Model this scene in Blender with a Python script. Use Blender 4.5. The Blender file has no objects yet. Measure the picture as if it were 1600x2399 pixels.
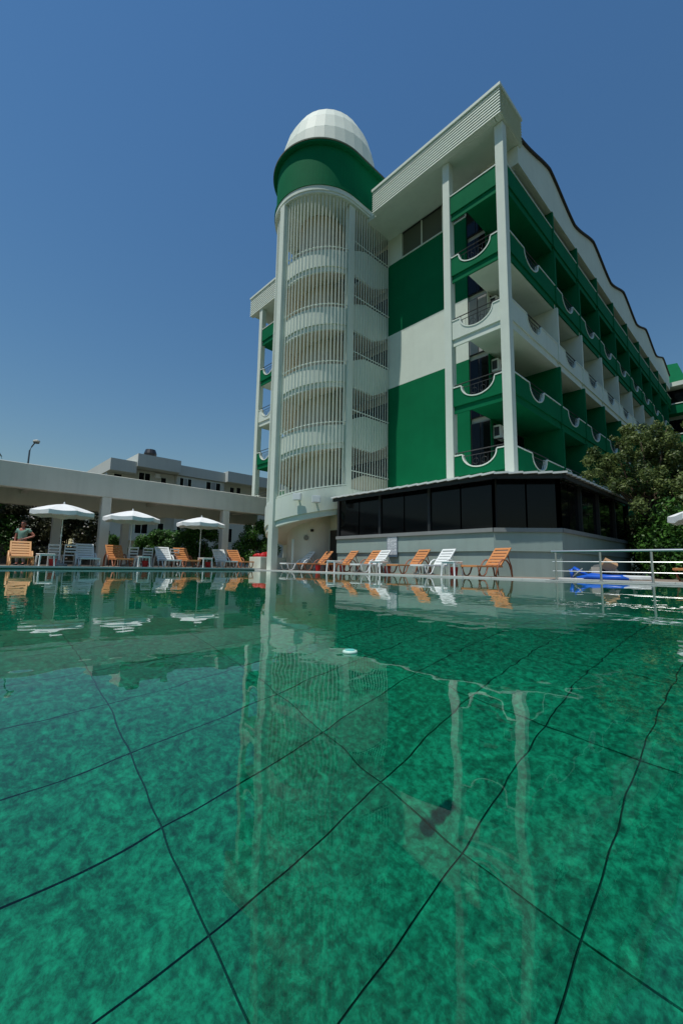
import bpy, math, random
import numpy as np
from mathutils import Vector, Matrix
R_ = math.radians
rnd = random.Random(7)
SC = bpy.context.scene
COL = SC.collection

# ------------------------------------------------------------------ camera
# world axes: X runs along the hotel's front, Y along its side, water level is z = 0
F_PX, PITCH, ROLL, HC, YAW = 990.0, R_(7.25), R_(1.0), 0.30, R_(-46.7)
Uw = Vector((math.cos(YAW), math.sin(YAW), 0)); Vw = Vector((-math.sin(YAW), math.cos(YAW), 0))
def to_uv(a): return Vector((a.dot(Uw), a.dot(Vw), a.z))
_f = Vector((0, math.cos(PITCH), math.sin(PITCH))); _u = Vector((0, -math.sin(PITCH), math.cos(PITCH))); _r = Vector((1, 0, 0))
CR = to_uv(math.cos(ROLL)*_r + math.sin(ROLL)*_u); CU = to_uv(-math.sin(ROLL)*_r + math.cos(ROLL)*_u); CF = to_uv(_f)
cam = bpy.data.cameras.new('camera'); camo = bpy.data.objects.new('camera', cam); COL.objects.link(camo)
cam.sensor_fit = 'HORIZONTAL'; cam.sensor_width = 36; cam.lens = 36*F_PX/1600; cam.clip_start = 0.02; cam.clip_end = 3000
M = Matrix((CR, CU, -CF)).transposed().to_4x4(); M.translation = (0, 0, HC); camo.matrix_world = M
SC.camera = camo

# ------------------------------------------------------------------ sky, sun, exposure
SUN_EL, SUN_PHI = R_(70), R_(8.5)
W = bpy.data.worlds.new('World'); SC.world = W; W.use_nodes = True
nt = W.node_tree; nt.nodes.clear()
sky = nt.nodes.new('ShaderNodeTexSky'); sky.sky_type = 'NISHITA'; sky.sun_disc = False
sky.sun_elevation = SUN_EL; sky.sun_rotation = math.pi + SUN_PHI
sky.air_density = 2.0; sky.dust_density = 0.0; sky.ozone_density = 10; sky.altitude = 0
bg = nt.nodes.new('ShaderNodeBackground'); bg.inputs[1].default_value = 0.095
out = nt.nodes.new('ShaderNodeOutputWorld')
hs = nt.nodes.new('ShaderNodeHueSaturation'); hs.inputs['Saturation'].default_value = 1.12; hs.inputs['Value'].default_value = 1.04
nt.links.new(sky.outputs[0], hs.inputs['Color']); nt.links.new(hs.outputs[0], bg.inputs[0]); nt.links.new(bg.outputs[0], out.inputs[0])
sl = bpy.data.lights.new('sun', 'SUN'); sl.energy = 5.0; sl.angle = R_(0.53); sl.color = (1, .955, .88)
so = bpy.data.objects.new('sun', sl); COL.objects.link(so)
SDIR = Vector((-math.sin(SUN_PHI)*math.cos(SUN_EL), -math.cos(SUN_PHI)*math.cos(SUN_EL), math.sin(SUN_EL)))
so.rotation_euler = SDIR.to_track_quat('Z', 'Y').to_euler(); so.location = (0, 0, 60)
sl.cycles.is_caustics_light = True
SC.view_settings.view_transform = 'Standard'; SC.view_settings.look = 'None'
SC.view_settings.exposure = -0.42; SC.view_settings.gamma = 1; SC.view_settings.use_curve_mapping = False
SC.render.engine = 'CYCLES'
cy = SC.cycles
cy.max_bounces = 10; cy.diffuse_bounces = 4; cy.glossy_bounces = 4; cy.transmission_bounces = 8; cy.transparent_max_bounces = 12
cy.caustics_refractive = True; cy.caustics_reflective = False; cy.sample_clamp_indirect = 4.0; cy.use_denoising = True

# ------------------------------------------------------------------ materials
MATS = {}
def mat(name, col, rough=.6, var=.0, vscale=2.0, bump=.0, bscale=40, spec=.35, metal=0, stain=0.0, stretch=(1, 1, 1), trans=0, sss=0):
    if name in MATS: return MATS[name]
    m = bpy.data.materials.new(name); m.use_nodes = True; MATS[name] = m
    n = m.node_tree; b = n.nodes['Principled BSDF']
    b.inputs['Base Color'].default_value = (*col, 1); b.inputs['Roughness'].default_value = rough
    b.inputs['Specular IOR Level'].default_value = spec; b.inputs['Metallic'].default_value = metal
    geo = n.nodes.new('ShaderNodeNewGeometry'); last = None
    if var or stain:
        mp = n.nodes.new('ShaderNodeMapping'); mp.inputs['Scale'].default_value = stretch
        n.links.new(geo.outputs['Position'], mp.inputs[0])
        no = n.nodes.new('ShaderNodeTexNoise'); no.inputs['Scale'].default_value = vscale; no.inputs['Detail'].default_value = 6; no.inputs['Roughness'].default_value = .62
        n.links.new(mp.outputs[0], no.inputs[0])
        mr = n.nodes.new('ShaderNodeMapRange'); mr.inputs[1].default_value = .3; mr.inputs[2].default_value = .7
        mr.inputs[3].default_value = 1-var; mr.inputs[4].default_value = 1+var*.6
        n.links.new(no.outputs[0], mr.inputs[0])
        mx = n.nodes.new('ShaderNodeMix'); mx.data_type = 'RGBA'; mx.blend_type = 'MULTIPLY'; mx.inputs[0].default_value = 1
        mx.inputs[6].default_value = (*col, 1); n.links.new(mr.outputs[0], mx.inputs[7]); last = mx.outputs[2]
        if stain:
            m2 = n.nodes.new('ShaderNodeMapping'); m2.inputs['Scale'].default_value = (2.2, 2.2, .12); n.links.new(geo.outputs['Position'], m2.inputs[0])
            n2 = n.nodes.new('ShaderNodeTexNoise'); n2.inputs['Scale'].default_value = 1.6; n2.inputs['Detail'].default_value = 5; n.links.new(m2.outputs[0], n2.inputs[0])
            r2 = n.nodes.new('ShaderNodeMapRange'); r2.inputs[1].default_value = .5; r2.inputs[2].default_value = .78; r2.inputs[3].default_value = 0; r2.inputs[4].default_value = stain
            n.links.new(n2.outputs[0], r2.inputs[0])
            mx2 = n.nodes.new('ShaderNodeMix'); mx2.data_type = 'RGBA'; n.links.new(r2.outputs[0], mx2.inputs[0]); n.links.new(last, mx2.inputs[6])
            mx2.inputs[7].default_value = (col[0]*.45, col[1]*.45, col[2]*.42, 1); last = mx2.outputs[2]
        n.links.new(last, b.inputs['Base Color'])
    if bump:
        nb = n.nodes.new('ShaderNodeTexNoise'); nb.inputs['Scale'].default_value = bscale; nb.inputs['Detail'].default_value = 5
        n.links.new(geo.outputs['Position'], nb.inputs[0])
        bu = n.nodes.new('ShaderNodeBump'); bu.inputs['Strength'].default_value = bump; bu.inputs['Distance'].default_value = .02
        n.links.new(nb.outputs[0], bu.inputs['Height']); n.links.new(bu.outputs[0], b.inputs['Normal'])
    return m
WHITE = mat('white_paint', (.65, .725, .635), .75, .05, 1.2, .25, 60, spec=.15, stain=.10)
WHITE2 = mat('white_panel', (.68, .75, .665), .6, .03, 2.0, spec=.2)
CREAM = mat('cream_paint', (.60, .57, .46), .7, .06, 1.0, .25, 50, stain=.12)
GREEN = mat('green_paint', (.003, .145, .058), .75, .10, .8, .25, 55, spec=.06, stain=.10)
DKMETAL = mat('dark_metal', (.02, .022, .025), .4, spec=.5)
GLASS = mat('dark_glass', (.004, .005, .006), .08, spec=.22)
GREYWALL = mat('grey_plaster', (.31, .405, .37), .8, .07, 1.1, .25, 45, stain=.16)
DARKTRIM = mat('dark_trim', (.025, .028, .029), .6, .06, 2, .1)
DARKIN = mat('interior_shade', (.012, .012, .013), .9)  # near-black, puts the shade of unlit interiors into the colour
DOOR = mat('dark_door', (.03, .028, .022), .5)
ROOFT = mat('roof_sheet', (.74, .76, .73), .5, .10, 3, .1, 30)
TILE_DK = mat('dark_roof_tile', (.05, .045, .04), .8, .15, 6)
BEIGE = mat('beige_concrete', (.60, .60, .53), .75, .08, .9, .2, 40, stain=.18)
DECK = mat('deck_stone', (.26, .21, .165), .7, .12, 3, .2, 40)
COPE = mat('white_coping', (.62, .63, .60), .55, .06, 4, .1)
GROUND = mat('ground_soil', (.085, .085, .055), .9, .2, .6, .4, 12)
ORANGE = mat('orange_plastic', (.58, .25, .095), .38, .05, 5)
ORANGE_P = mat('pale_orange_plastic', (.66, .37, .17), .4, .05, 5)
BROWN = mat('brown_plastic', (.27, .10, .05), .4)
WPLAST = mat('white_plastic', (.74, .78, .77), .35, .03, 5)
RED = mat('red_plastic', (.42, .012, .014), .4)
CANVAS = mat('umbrella_canvas', (.74, .76, .75), .85, .04, 4, .15, 80)
STEEL = mat('brushed_steel', (.55, .57, .57), .3, metal=.85)
CONC = mat('concrete_base', (.30, .32, .31), .8, .1, 6, .2)
BARK = mat('bark', (.10, .075, .05), .9, .25, 8, .5, 30)
BLUE = mat('blue_vinyl', (.012, .10, .52), .35, .12, 6)
BOXM = mat('cardboard', (.42, .25, .13), .8, .08, 5)
BOXM2 = mat('pale_board', (.50, .44, .32), .8, .08, 5)
STREET = mat('lamp_grey', (.10, .13, .15), .5)
APT = mat('apartment_paint', (.55, .58, .54), .8, .06, .5, stain=.12)
SHUT = mat('curtain_grey', (.30, .31, .30), .8, .1, 3)
POT = mat('planter_plaster', (.12, .125, .12), .9, .15, 2, .2)
FLOWER = mat('white_petals', (.72, .66, .62), .7)

def leaf_mat(name, c1, c2):
    m = bpy.data.materials.new(name); m.use_nodes = True; n = m.node_tree; b = n.nodes['Principled BSDF']
    at = n.nodes.new('ShaderNodeAttribute'); at.attribute_name = 'tint'
    cr = n.nodes.new('ShaderNodeMix'); cr.data_type = 'RGBA'; cr.inputs[6].default_value = (*c1, 1); cr.inputs[7].default_value = (*c2, 1)
    n.links.new(at.outputs['Fac'], cr.inputs[0]); n.links.new(cr.outputs[2], b.inputs['Base Color'])
    b.inputs['Roughness'].default_value = .5; b.inputs['Specular IOR Level'].default_value = .3
    tr = n.nodes.new('ShaderNodeBsdfTranslucent'); n.links.new(cr.outputs[2], tr.inputs[0])
    ms = n.nodes.new('ShaderNodeMixShader'); ms.inputs[0].default_value = .25
    o = n.nodes['Material Output']; n.links.new(b.outputs[0], ms.inputs[1]); n.links.new(tr.outputs[0], ms.inputs[2]); n.links.new(ms.outputs[0], o.inputs[0])
    return m
LEAF_OLIVE = leaf_mat('olive_leaves', (.028, .06, .016), (.19, .25, .075))
LEAF_DARK = leaf_mat('dark_leaves', (.014, .05, .010), (.10, .26, .04))
LEAF_MID = leaf_mat('oleander_leaves', (.025, .035, .018), (.12, .13, .06))

# ------------------------------------------------------------------ mesh helpers
class MB:
    def __init__(s): s.v = []; s.f = []
    def add(s, vs, fs):
        o = len(s.v); s.v += [tuple(p) for p in vs]; s.f += [tuple(i+o for i in q) for q in fs]; return s
    def box(s, x0, x1, y0, y1, z0, z1):
        return s.add([(x0,y0,z0),(x1,y0,z0),(x1,y1,z0),(x0,y1,z0),(x0,y0,z1),(x1,y0,z1),(x1,y1,z1),(x0,y1,z1)],
                     [(3,2,1,0),(4,5,6,7),(0,1,5,4),(1,2,6,5),(2,3,7,6),(3,0,4,7)])
    def prism(s, poly, z0, z1):
        n = len(poly); vs = [(x,y,z0) for x,y in poly]+[(x,y,z1) for x,y in poly]
        return s.add(vs, [tuple(range(n-1,-1,-1)), tuple(range(n,2*n))]+[(i,(i+1)%n,(i+1)%n+n,i+n) for i in range(n)])
    def loft(s, rings, close=True, cap=True):
        n = len(rings[0]); vs = [p for r in rings for p in r]; fs = []
        for k in range(len(rings)-1):
            for i in range(n if close else n-1):
                j = (i+1) % n; fs.append((k*n+i, k*n+j, (k+1)*n+j, (k+1)*n+i))
        if cap and close: fs += [tuple(range(n-1,-1,-1)), tuple((len(rings)-1)*n+i for i in range(n))]
        return s.add(vs, fs)
    def tube(s, path, r, n=6, flat=None, cap=True):
        path = [Vector(p) for p in path]; rings = []
        for i, p in enumerate(path):
            t = (path[min(i+1, len(path)-1)]-path[max(i-1, 0)]).normalized()
            a = t.cross(Vector((0,0,1)) if abs(t.z) < .95 else Vector((1,0,0))).normalized(); b = t.cross(a)
            rr = r[i] if isinstance(r, (list, tuple)) else r; r2 = rr if flat is None else flat
            rings.append([tuple(p + a*math.cos(2*math.pi*k/n)*rr + b*math.sin(2*math.pi*k/n)*r2) for k in range(n)])
        return s.loft(rings, True, cap)
    def lathe(s, prof, n=16, c=(0,0), ph=0):
        return s.loft([[(c[0]+r*math.cos(2*math.pi*k/n+ph), c[1]+r*math.sin(2*math.pi*k/n+ph), z) for k in range(n)] for r, z in prof])
    def wall_sheet(s, axis, path, p0, p1):
        """path: list of (s, zbot, ztop); solid between p0 and p1 on the other axis"""
        mk = (lambda a,p,z:(a,p,z)) if axis == 'x' else (lambda a,p,z:(p,a,z))
        n = len(path); vs = []
        for a, zb, zt in path: vs += [mk(a,p0,zb), mk(a,p0,zt), mk(a,p1,zb), mk(a,p1,zt)]
        fs = []
        for i in range(n-1):
            o = 4*i; q = o+4
            fs += [(o,o+1,q+1,q), (o+2,q+2,q+3,o+3), (o+1,o+3,q+3,q+1), (o,q,q+2,o+2)]
        fs += [(0,2,3,1), (4*n-4,4*n-3,4*n-1,4*n-2)]
        return s.add(vs, fs)
    def ribbon(s, axis, path, th, p0, p1):
        """sweep a flat strip of thickness th along a path of (s,z)"""
        mk = (lambda a,p,z:(a,p,z)) if axis == 'x' else (lambda a,p,z:(p,a,z))
        P = [Vector((a,z)) for a,z in path]; rings = []
        for i, p in enumerate(P):
            t = (P[min(i+1,len(P)-1)]-P[max(i-1,0)]).normalized(); nn = Vector((-t.y,t.x))
            q = p+nn*th
            rings.append([mk(p.x,p0,p.y), mk(p.x,p1,p.y), mk(q.x,p1,q.y), mk(q.x,p0,q.y)])
        return s.loft(rings)
    def build(s, name, m, parent=None, smooth=False, origin=None):
        me = bpy.data.meshes.new(name); me.from_pydata(s.v, [], s.f)
        if m: me.materials.append(m)
        if smooth: me.polygons.foreach_set('use_smooth', [True]*len(me.polygons))
        me.update(); o = bpy.data.objects.new(name, me); COL.objects.link(o)
        if parent: attach(o, parent)
        return o
def attach(o, p):
    o.parent = p; o.matrix_parent_inverse = PINV.get(p.name, Matrix())
PINV = {}
def tag(o, label=None, cat=None, group=None, kind=None):
    if label: o['label'] = label
    if cat: o['category'] = cat
    if group: o['group'] = group
    if kind: o['kind'] = kind
    return o
def thing(name, label, cat, loc=(0,0,0), rz=0, group=None):
    o = bpy.data.objects.new(name, None); COL.objects.link(o); o.empty_display_size = .3
    o.location = loc; o.rotation_euler = (0,0,rz)
    PINV[o.name] = (Matrix.Translation(loc) @ Matrix.Rotation(rz,4,'Z')).inverted()
    return tag(o, label, cat, group)
def proto(name, label, cat, group=None):          # a thing modelled round the origin
    o = thing(name, label, cat, group=group); return o
def copy_tree(o, parent=None):
    c = o.copy(); COL.objects.link(c)
    if parent: c.parent = parent
    for ch in list(o.children): copy_tree(ch, c)
    return c
def place(o, loc, rz=0, label=None, scale=None, first=False):
    c = o if first else copy_tree(o)
    c.location = loc; c.rotation_euler = (0,0,rz)
    if label: c['label'] = label
    if scale: c.scale = (scale,)*3
    return c
def bevel(o, w=.01, seg=1):
    m = o.modifiers.new('bevel', 'BEVEL'); m.width = w; m.segments = seg; m.limit_method = 'ANGLE'; return o

# ================================================================== the setting
XL, YR = -18.6, 11.6            # pool: left edge at x = XL, far edge at y = YR
XE, YN = 9.0, -5.0              # pool ends outside the frame
DEPTH = 1.4
KX0, KY1 = -4.35, 12.9          # shallow basin behind the footbridge
ZL, ZR = .09, .03               # deck levels left / right
def quadsheet(name, rects, z, m, kind='structure', label=None):
    b = MB()
    for x0,x1,y0,y1 in rects: b.add([(x0,y0,z),(x1,y0,z),(x1,y1,z),(x0,y1,z)], [(0,1,2,3)])
    o = b.build(name, m); o['kind'] = kind
    if label: o['label'] = label
    return o
B = 900
quadsheet('ground', [(-B,XL-.6,-B,B),(XE+.6,B,-B,B),(XL-.6,XE+.6,YR+.0,B) if False else (XL-.6,KX0-.6,YR+.5,B),(KX0-.6,XE+.6,KY1+.5,B),(XL-.6,XE+.6,-B,YN-.6)], -.10, GROUND, label='bare ground around the pool terrace')
# pool basin
b = MB(); z0 = -DEPTH-.009
b.box(XL-.3,XL,YN,YR,z0-.2,ZL-.09); b.box(XL-.3,XE,YN-.3,YN,z0-.2,-.02); b.box(XE,XE+.3,YN-.3,KY1,z0-.2,-.02)
b.box(XL-.3,KX0,YR,YR+.3,z0-.2,ZR-.06); b.box(KX0-.3,XE,KY1,KY1+.3,z0-.2,ZR-.06); b.box(KX0-.3,KX0,YR+.3,KY1,z0-.2,ZR-.06)
b.box(XL-.3,XE+.3,YN-.3,KY1+.3,z0-.2,z0)

def tile_mat(name, c_lo, c_mid, c_hi):
    m = bpy.data.materials.new(name); m.use_nodes = True; n = m.node_tree; bs = n.nodes['Principled BSDF']
    geo = n.nodes.new('ShaderNodeNewGeometry')
    w = n.nodes.new('ShaderNodeTexNoise'); w.inputs['Scale'].default_value = 7; w.inputs['Detail'].default_value = 4; n.links.new(geo.outputs['Position'], w.inputs[0])
    ad = n.nodes.new('ShaderNodeVectorMath'); ad.operation = 'MULTIPLY_ADD'; ad.inputs[1].default_value = (.05,.05,.05)
    n.links.new(w.outputs['Color'], ad.inputs[0]); n.links.new(geo.outputs['Position'], ad.inputs[2])
    n1 = n.nodes.new('ShaderNodeTexNoise'); n1.inputs['Scale'].default_value = 30; n1.inputs['Detail'].default_value = 8; n1.inputs['Roughness'].default_value = .75; n.links.new(ad.outputs[0], n1.inputs[0])
    n2 = n.nodes.new('ShaderNodeTexVoronoi'); n2.inputs['Scale'].default_value = 45; n.links.new(ad.outputs[0], n2.inputs[0])
    mx = n.nodes.new('ShaderNodeMix'); mx.inputs[0].default_value = .07; n.links.new(n1.outputs[0], mx.inputs[2]); n.links.new(n2.outputs['Distance'], mx.inputs[3])
    cr = n.nodes.new('ShaderNodeValToRGB'); e = cr.color_ramp.elements
    e[0].position = .34; e[0].color = (*c_lo,1); e[1].position = .66; e[1].color = (*c_hi,1); k = e.new(.47); k.color = (*c_mid,1)
    n3 = n.nodes.new('ShaderNodeTexNoise'); n3.inputs['Scale'].default_value = 2.6; n3.inputs['Detail'].default_value = 3; n.links.new(geo.outputs['Position'], n3.inputs[0])
    oi = n.nodes.new('ShaderNodeObjectInfo'); a1 = n.nodes.new('ShaderNodeMath'); a1.operation = 'MULTIPLY_ADD'; a1.inputs[1].default_value = .05; n.links.new(oi.outputs['Random'], a1.inputs[0]); n.links.new(mx.outputs[0], a1.inputs[2])
    a2 = n.nodes.new('ShaderNodeMath'); a2.operation = 'MULTIPLY_ADD'; a2.inputs[1].default_value = .11; n.links.new(n3.outputs[0], a2.inputs[0]); n.links.new(a1.outputs[0], a2.inputs[2])
    a3 = n.nodes.new('ShaderNodeMath'); a3.operation = 'SUBTRACT'; a3.inputs[1].default_value = .075; n.links.new(a2.outputs[0], a3.inputs[0])
    n.links.new(a3.outputs[0], cr.inputs[0]); n.links.new(cr.outputs[0], bs.inputs['Base Color']); bs.inputs['Roughness'].default_value = .5
    return m
TILEM = tile_mat('emerald_marble_caustic_tile', (.001,.052,.030), (.003,.155,.084), (.015,.40,.22))  # tile marbling, with caustic mottling mixed into the same colours
GROUT = mat('dark_grout', (.002,.038,.03), .9)
pool = b.build('pool', GROUT); tag(pool, 'emerald tiled swimming pool basin', kind='structure')
# floor tiles 0.385 x 0.76 m, the nearest in view as single pieces
TX, TY, OX, OY = .385, .76, -.885, .69
cells = []
i0, i1 = math.ceil((XL-OX)/TX), math.floor((XE-OX)/TX)-1
j0, j1 = math.ceil((YN-OY)/TY), math.floor((KY1-OY)/TY)-1
for i in range(i0, i1+1):
    for j in range(j0, j1+1):
        x, y = OX+TX*(i+.5), OY+TY*(j+.5)
        if y > YR and x < KX0+.2: continue
        d = Vector((x,y,0)); fwd = Vector((CF.x,CF.y,0)).normalized(); rgt = Vector((CR.x,CR.y,0)).normalized()
        dep, lat = d.dot(fwd), d.dot(rgt)
        cells.append((dep if (dep > .5 and abs(lat) < dep*.82+.5) else 99+d.length, x, y))
cells.sort()
g = .0032
tb = MB(); tb.prism([(-TX/2+g,-TY/2+g),(TX/2-g,-TY/2+g),(TX/2-g,TY/2-g),(-TX/2+g,TY/2-g)], 0, .007)
t0 = None; rest = MB()
for k, (dd, x, y) in enumerate(cells):
    zt = -DEPTH-.007 + rnd.uniform(-.0012, .0012)
    if k < 300:
        if t0 is None: t0 = tb.build('tile', TILEM, pool); o = t0
        else: o = t0.copy(); COL.objects.link(o)
        o.location = (x, y, zt)
    else: rest.box(x-TX/2+g, x+TX/2-g, y-TY/2+g, y+TY/2-g, zt, zt+.007)
tag(rest.build('far_tiles', TILEM, pool), kind='stuff')
WT = MB()                                    # tiled pool walls
def wall_tiles(axis, a0, a1, p, ztop):
    a = a0
    while a < a1-.05:
        q = min(a+TY, a1); z = -DEPTH+.01
        while z < ztop-.02:
            zz = min(z+TX, ztop)
            if axis == 'y': WT.box(p-.0, p+.012, a+.006, q-.006, z+.006, zz-.006)
            else: WT.box(a+.006, q-.006, p-.012, p, z+.006, zz-.006)
            z = zz
        a = q
wall_tiles('y', YN, YR, XL, .02); wall_tiles('x', XL, KX0, YR, .02)
tag(WT.build('wall_tiles', TILEM, pool), kind='stuff')

# water: rippled surface
def make_water():
    def axis(a, b, f0, f1, fine, coarse):
        return np.concatenate([np.linspace(a, f0, max(2, int((f0-a)/coarse)), endpoint=False), np.arange(f0, f1, fine), np.linspace(f1, b, int((b-f1)/coarse))])
    xs = axis(XL+.002, XE-.002, -4.6, 1.2, .014, .06); ys = axis(YN+.002, KY1-.002, 0, 4.6, .014, .06)
    X, Y = np.meshgrid(xs, ys, indexing='ij')
    rg = np.random.default_rng(3); Z = np.zeros_like(X)
    def waves(n, l0, l1, slope, win=None):
        Q = np.zeros_like(X)
        for _ in range(n):
            lam = l0*(l1/l0)**rg.random(); th = rg.random()*2*np.pi; ph = rg.random()*2*np.pi; k = 2*np.pi/lam
            Q += slope/k*rg.uniform(.5,1)*np.sin(k*(X*np.cos(th)+Y*np.sin(th))+ph)
        return Q if win is None else Q*win
    near = np.clip(1.25-np.hypot(X, Y)/6.5, 0, 1)
    patch = .65+.35*np.sin(1.3*X+.9*np.sin(.8*Y)+.8)*np.sin(1.1*Y+.7*np.sin(.9*X)+.4)
    Z += waves(22, .5, 2.4, .0007)
    Z += waves(30, .18, .45, .0011)*patch
    Z += waves(30, .10, .20, .0019, near*patch)
    Z += waves(30, .06, .10, .0012, near*patch)
    nx, ny = X.shape
    co = np.stack([X, Y, Z], -1).reshape(-1,3)
    I = np.arange(nx*ny).reshape(nx,ny)
    F = np.stack([I[:-1,:-1], I[1:,:-1], I[1:,1:], I[:-1,1:]], -1).reshape(-1,4)
    cxm = co[F].mean(1); keep = ~((cxm[:,1] > YR) & (cxm[:,0] < KX0))
    F = F[keep]
    me = bpy.data.meshes.new('water'); me.vertices.add(len(co)); me.vertices.foreach_set('co', co.ravel())
    me.loops.add(F.size); me.loops.foreach_set('vertex_index', F.ravel().astype(np.int32))
    me.polygons.add(len(F)); me.polygons.foreach_set('loop_start', np.arange(0,F.size,4,dtype=np.int32)); me.polygons.foreach_set('loop_total', np.full(len(F),4,dtype=np.int32))
    me.polygons.foreach_set('use_smooth', np.ones(len(F),dtype=bool)); me.update(calc_edges=True); me.validate()
    m = bpy.data.materials.new('pool_water'); m.use_nodes = True; n = m.node_tree
    bs = n.nodes['Principled BSDF']; bs.inputs['Base Color'].default_value = (.34,.94,.84,1); bs.inputs['Roughness'].default_value = 0
    bs.inputs['IOR'].default_value = 1.333; bs.inputs['Transmission Weight'].default_value = 1
    me.materials.append(m)
    o = bpy.data.objects.new('water', me); COL.objects.link(o); tag(o, 'calm clear emerald pool water', kind='structure')
    o.cycles.is_caustics_caster = True
    return o
water = make_water()
for o in [pool]+list(pool.children): o.cycles.is_caustics_receiver = True

# decks, coping
dl = MB(); dl.box(-34, XL-.32, -12, 16, -.3, ZL); dko = dl.build('deck', DECK); tag(dko, 'stone terrace deck under the covered walkway', kind='structure')
dr = MB(); dr.box(XL-.32, KX0-.32, YR+.32, 17.7, -.3, ZR); dr.box(KX0-.32, 9, KY1+.32, 17.7, -.3, ZR)
dro = dr.build('deck', DECK); tag(dro, 'stone terrace deck in front of the pavilion', kind='structure')
def coping(axis, a0, a1, p0, p1, z0, z1, par, step=.9):
    a = a0
    while a < a1-.02:
        q = min(a+step, a1); c = MB()
        if axis == 'y': c.box(p0,p1,a+.004,q-.004,z0,z1)
        else: c.box(a+.004,q-.004,p0,p1,z0,z1)
        c.build('coping_stone', COPE, par); a = q
coping('y', YN, YR+.32, XL-.318, XL+.03, .035, ZL+.012, dko)
coping('x', XL+.03, KX0-.0, YR-.03, YR+.318, -.03, ZR+.01, dro)
coping('x', KX0-.3, 6, KY1-.03, KY1+.318, -.03, ZR+.01, dro)

# ================================================================== hotel
hotel = thing('hotel_building', 'tall white and green hotel block with scalloped balconies and slatted roof fascia', 'building', (-17.7, 35, 0))
U0, V0 = -7.17, 16.02
WALL_V, WALL_U, VEND = 17.88, -9.04, 53.2
XWE = -10.07
LB = [3.97, 7.16, 10.36, 13.53, 16.73]           # slab undersides
PT = [5.21, 8.36, 11.59, 14.77, 18.0]            # parapet tops
PAINT = [GREEN, GREEN, WHITE, GREEN, GREEN]
CEIL = [GREEN, GREEN, WHITE, WHITE, GREEN]
# walls
MB().box(-24.9, WALL_U-.01, WALL_V+.15, VEND, 0, 19.86).build('core_wall', CREAM, hotel)
def part(name, m, *boxes, par=hotel, bev=0):
    c = MB()
    for q in boxes: c.box(*q)
    o = c.build(name, m, par)
    if bev: bevel(o, bev)
    return o
XW0 = -15.3
tag(part('painted_wall', GREEN, (XW0, XWE, WALL_V, WALL_V+.14, 3.4, 10.46)), 'lower green front wall panel')
tag(part('painted_wall', WHITE, (XW0, XWE, WALL_V, WALL_V+.14, 10.46, 13.72)), 'white band on the front wall')
tag(part('painted_wall', GREEN, (XW0, XWE, WALL_V, WALL_V+.14, 13.72, 18.2)), 'upper green front wall panel')
part('painted_wall', WHITE, (XW0, -14.21, WALL_V, WALL_V+.14, 18.2, 19.86))
part('painted_wall', WHITE, (-24.9, -20.3, WALL_V, WALL_V+.14, 3.4, 19.86))
w = part('window', DARKTRIM, (-14.21, XWE, WALL_V+.05, WALL_V+.14, 18.2, 18.28), (-14.21, XWE, WALL_V+.05, WALL_V+.14, 19.78, 19.86))
for i in range(3):
    x0 = -14.21+i*1.37; part('pane', mat('reflection_glass', (.085,.10,.075), .15, spec=.4), (x0+.03, x0+1.34, WALL_V+.08, WALL_V+.11, 18.28, 19.78), par=w)  # grey-green reflection is put into the glass base colour
    part('mullion', WHITE2, (x0+1.34, x0+1.40, WALL_V+.02, WALL_V+.12, 18.26, 19.8), par=w)
part('window_sill', WHITE2, (-14.25, XWE, WALL_V-.05, WALL_V+.02, 18.17, 18.23), par=w)
# columns
for x0,x1,y0,y1,z0 in [(-7.55,U0,V0,V0+.37,0),(-10.24,-9.87,V0,V0+.38,0),(-26.55,-26.17,V0,V0+.37,0),(-21.3,-20.93,V0,V0+.37,0)]:
    bevel(part('column', WHITE, (x0,x1,y0,y1,z0,19.84)), .012)
# floor slabs
for k in range(5):
    part('floor_slab', CEIL[k], (WALL_U-.02, U0-.12, V0+.14, VEND, LB[k]+.005, LB[k]+.26))
    part('floor_slab', CEIL[k], (-26.35, -20.0, V0+.14, VEND-25, LB[k]+.005, LB[k]+.26))
# storey walls on the long side with balcony doors
for k in range(5):
    zt = (LB[k+1] if k < 4 else 19.85)-.01
    f_ = part('balcony_door', DARKTRIM, (XWE, WALL_U, WALL_V+.06, WALL_V+.14, LB[k]+.262, zt))
    for j in range(2): part('pane', GLASS if k != 2 else SHUT, (XWE+.04+j*.49, XWE+.48+j*.50, WALL_V+.035, WALL_V+.062, LB[k]+.3, zt-.04), par=f_)
BAYS = [21.6+3.65*i for i in range(9)]
for k in range(5):
    zt = LB[k+1] if k < 4 else 19.85
    part('side_wall', PAINT[k], (WALL_U-.012, WALL_U+.03, WALL_V+.001, VEND, LB[k]+.262, zt))
def scoop_path(s0, s1, ztop, c=None, w=1.6, d=.6, n=18):
    if c is None: return [(s0,ztop),(s1,ztop)]
    P = [(s0,ztop)]
    for i in range(n+1):
        t = math.pi*i/n; P.append((c-w/2*math.cos(t), ztop-.03-d*math.sin(t)))
    P.insert(1, (c-w/2-.002, ztop)); P.append((c+w/2+.002, ztop)); P.append((s1,ztop)); return P
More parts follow.
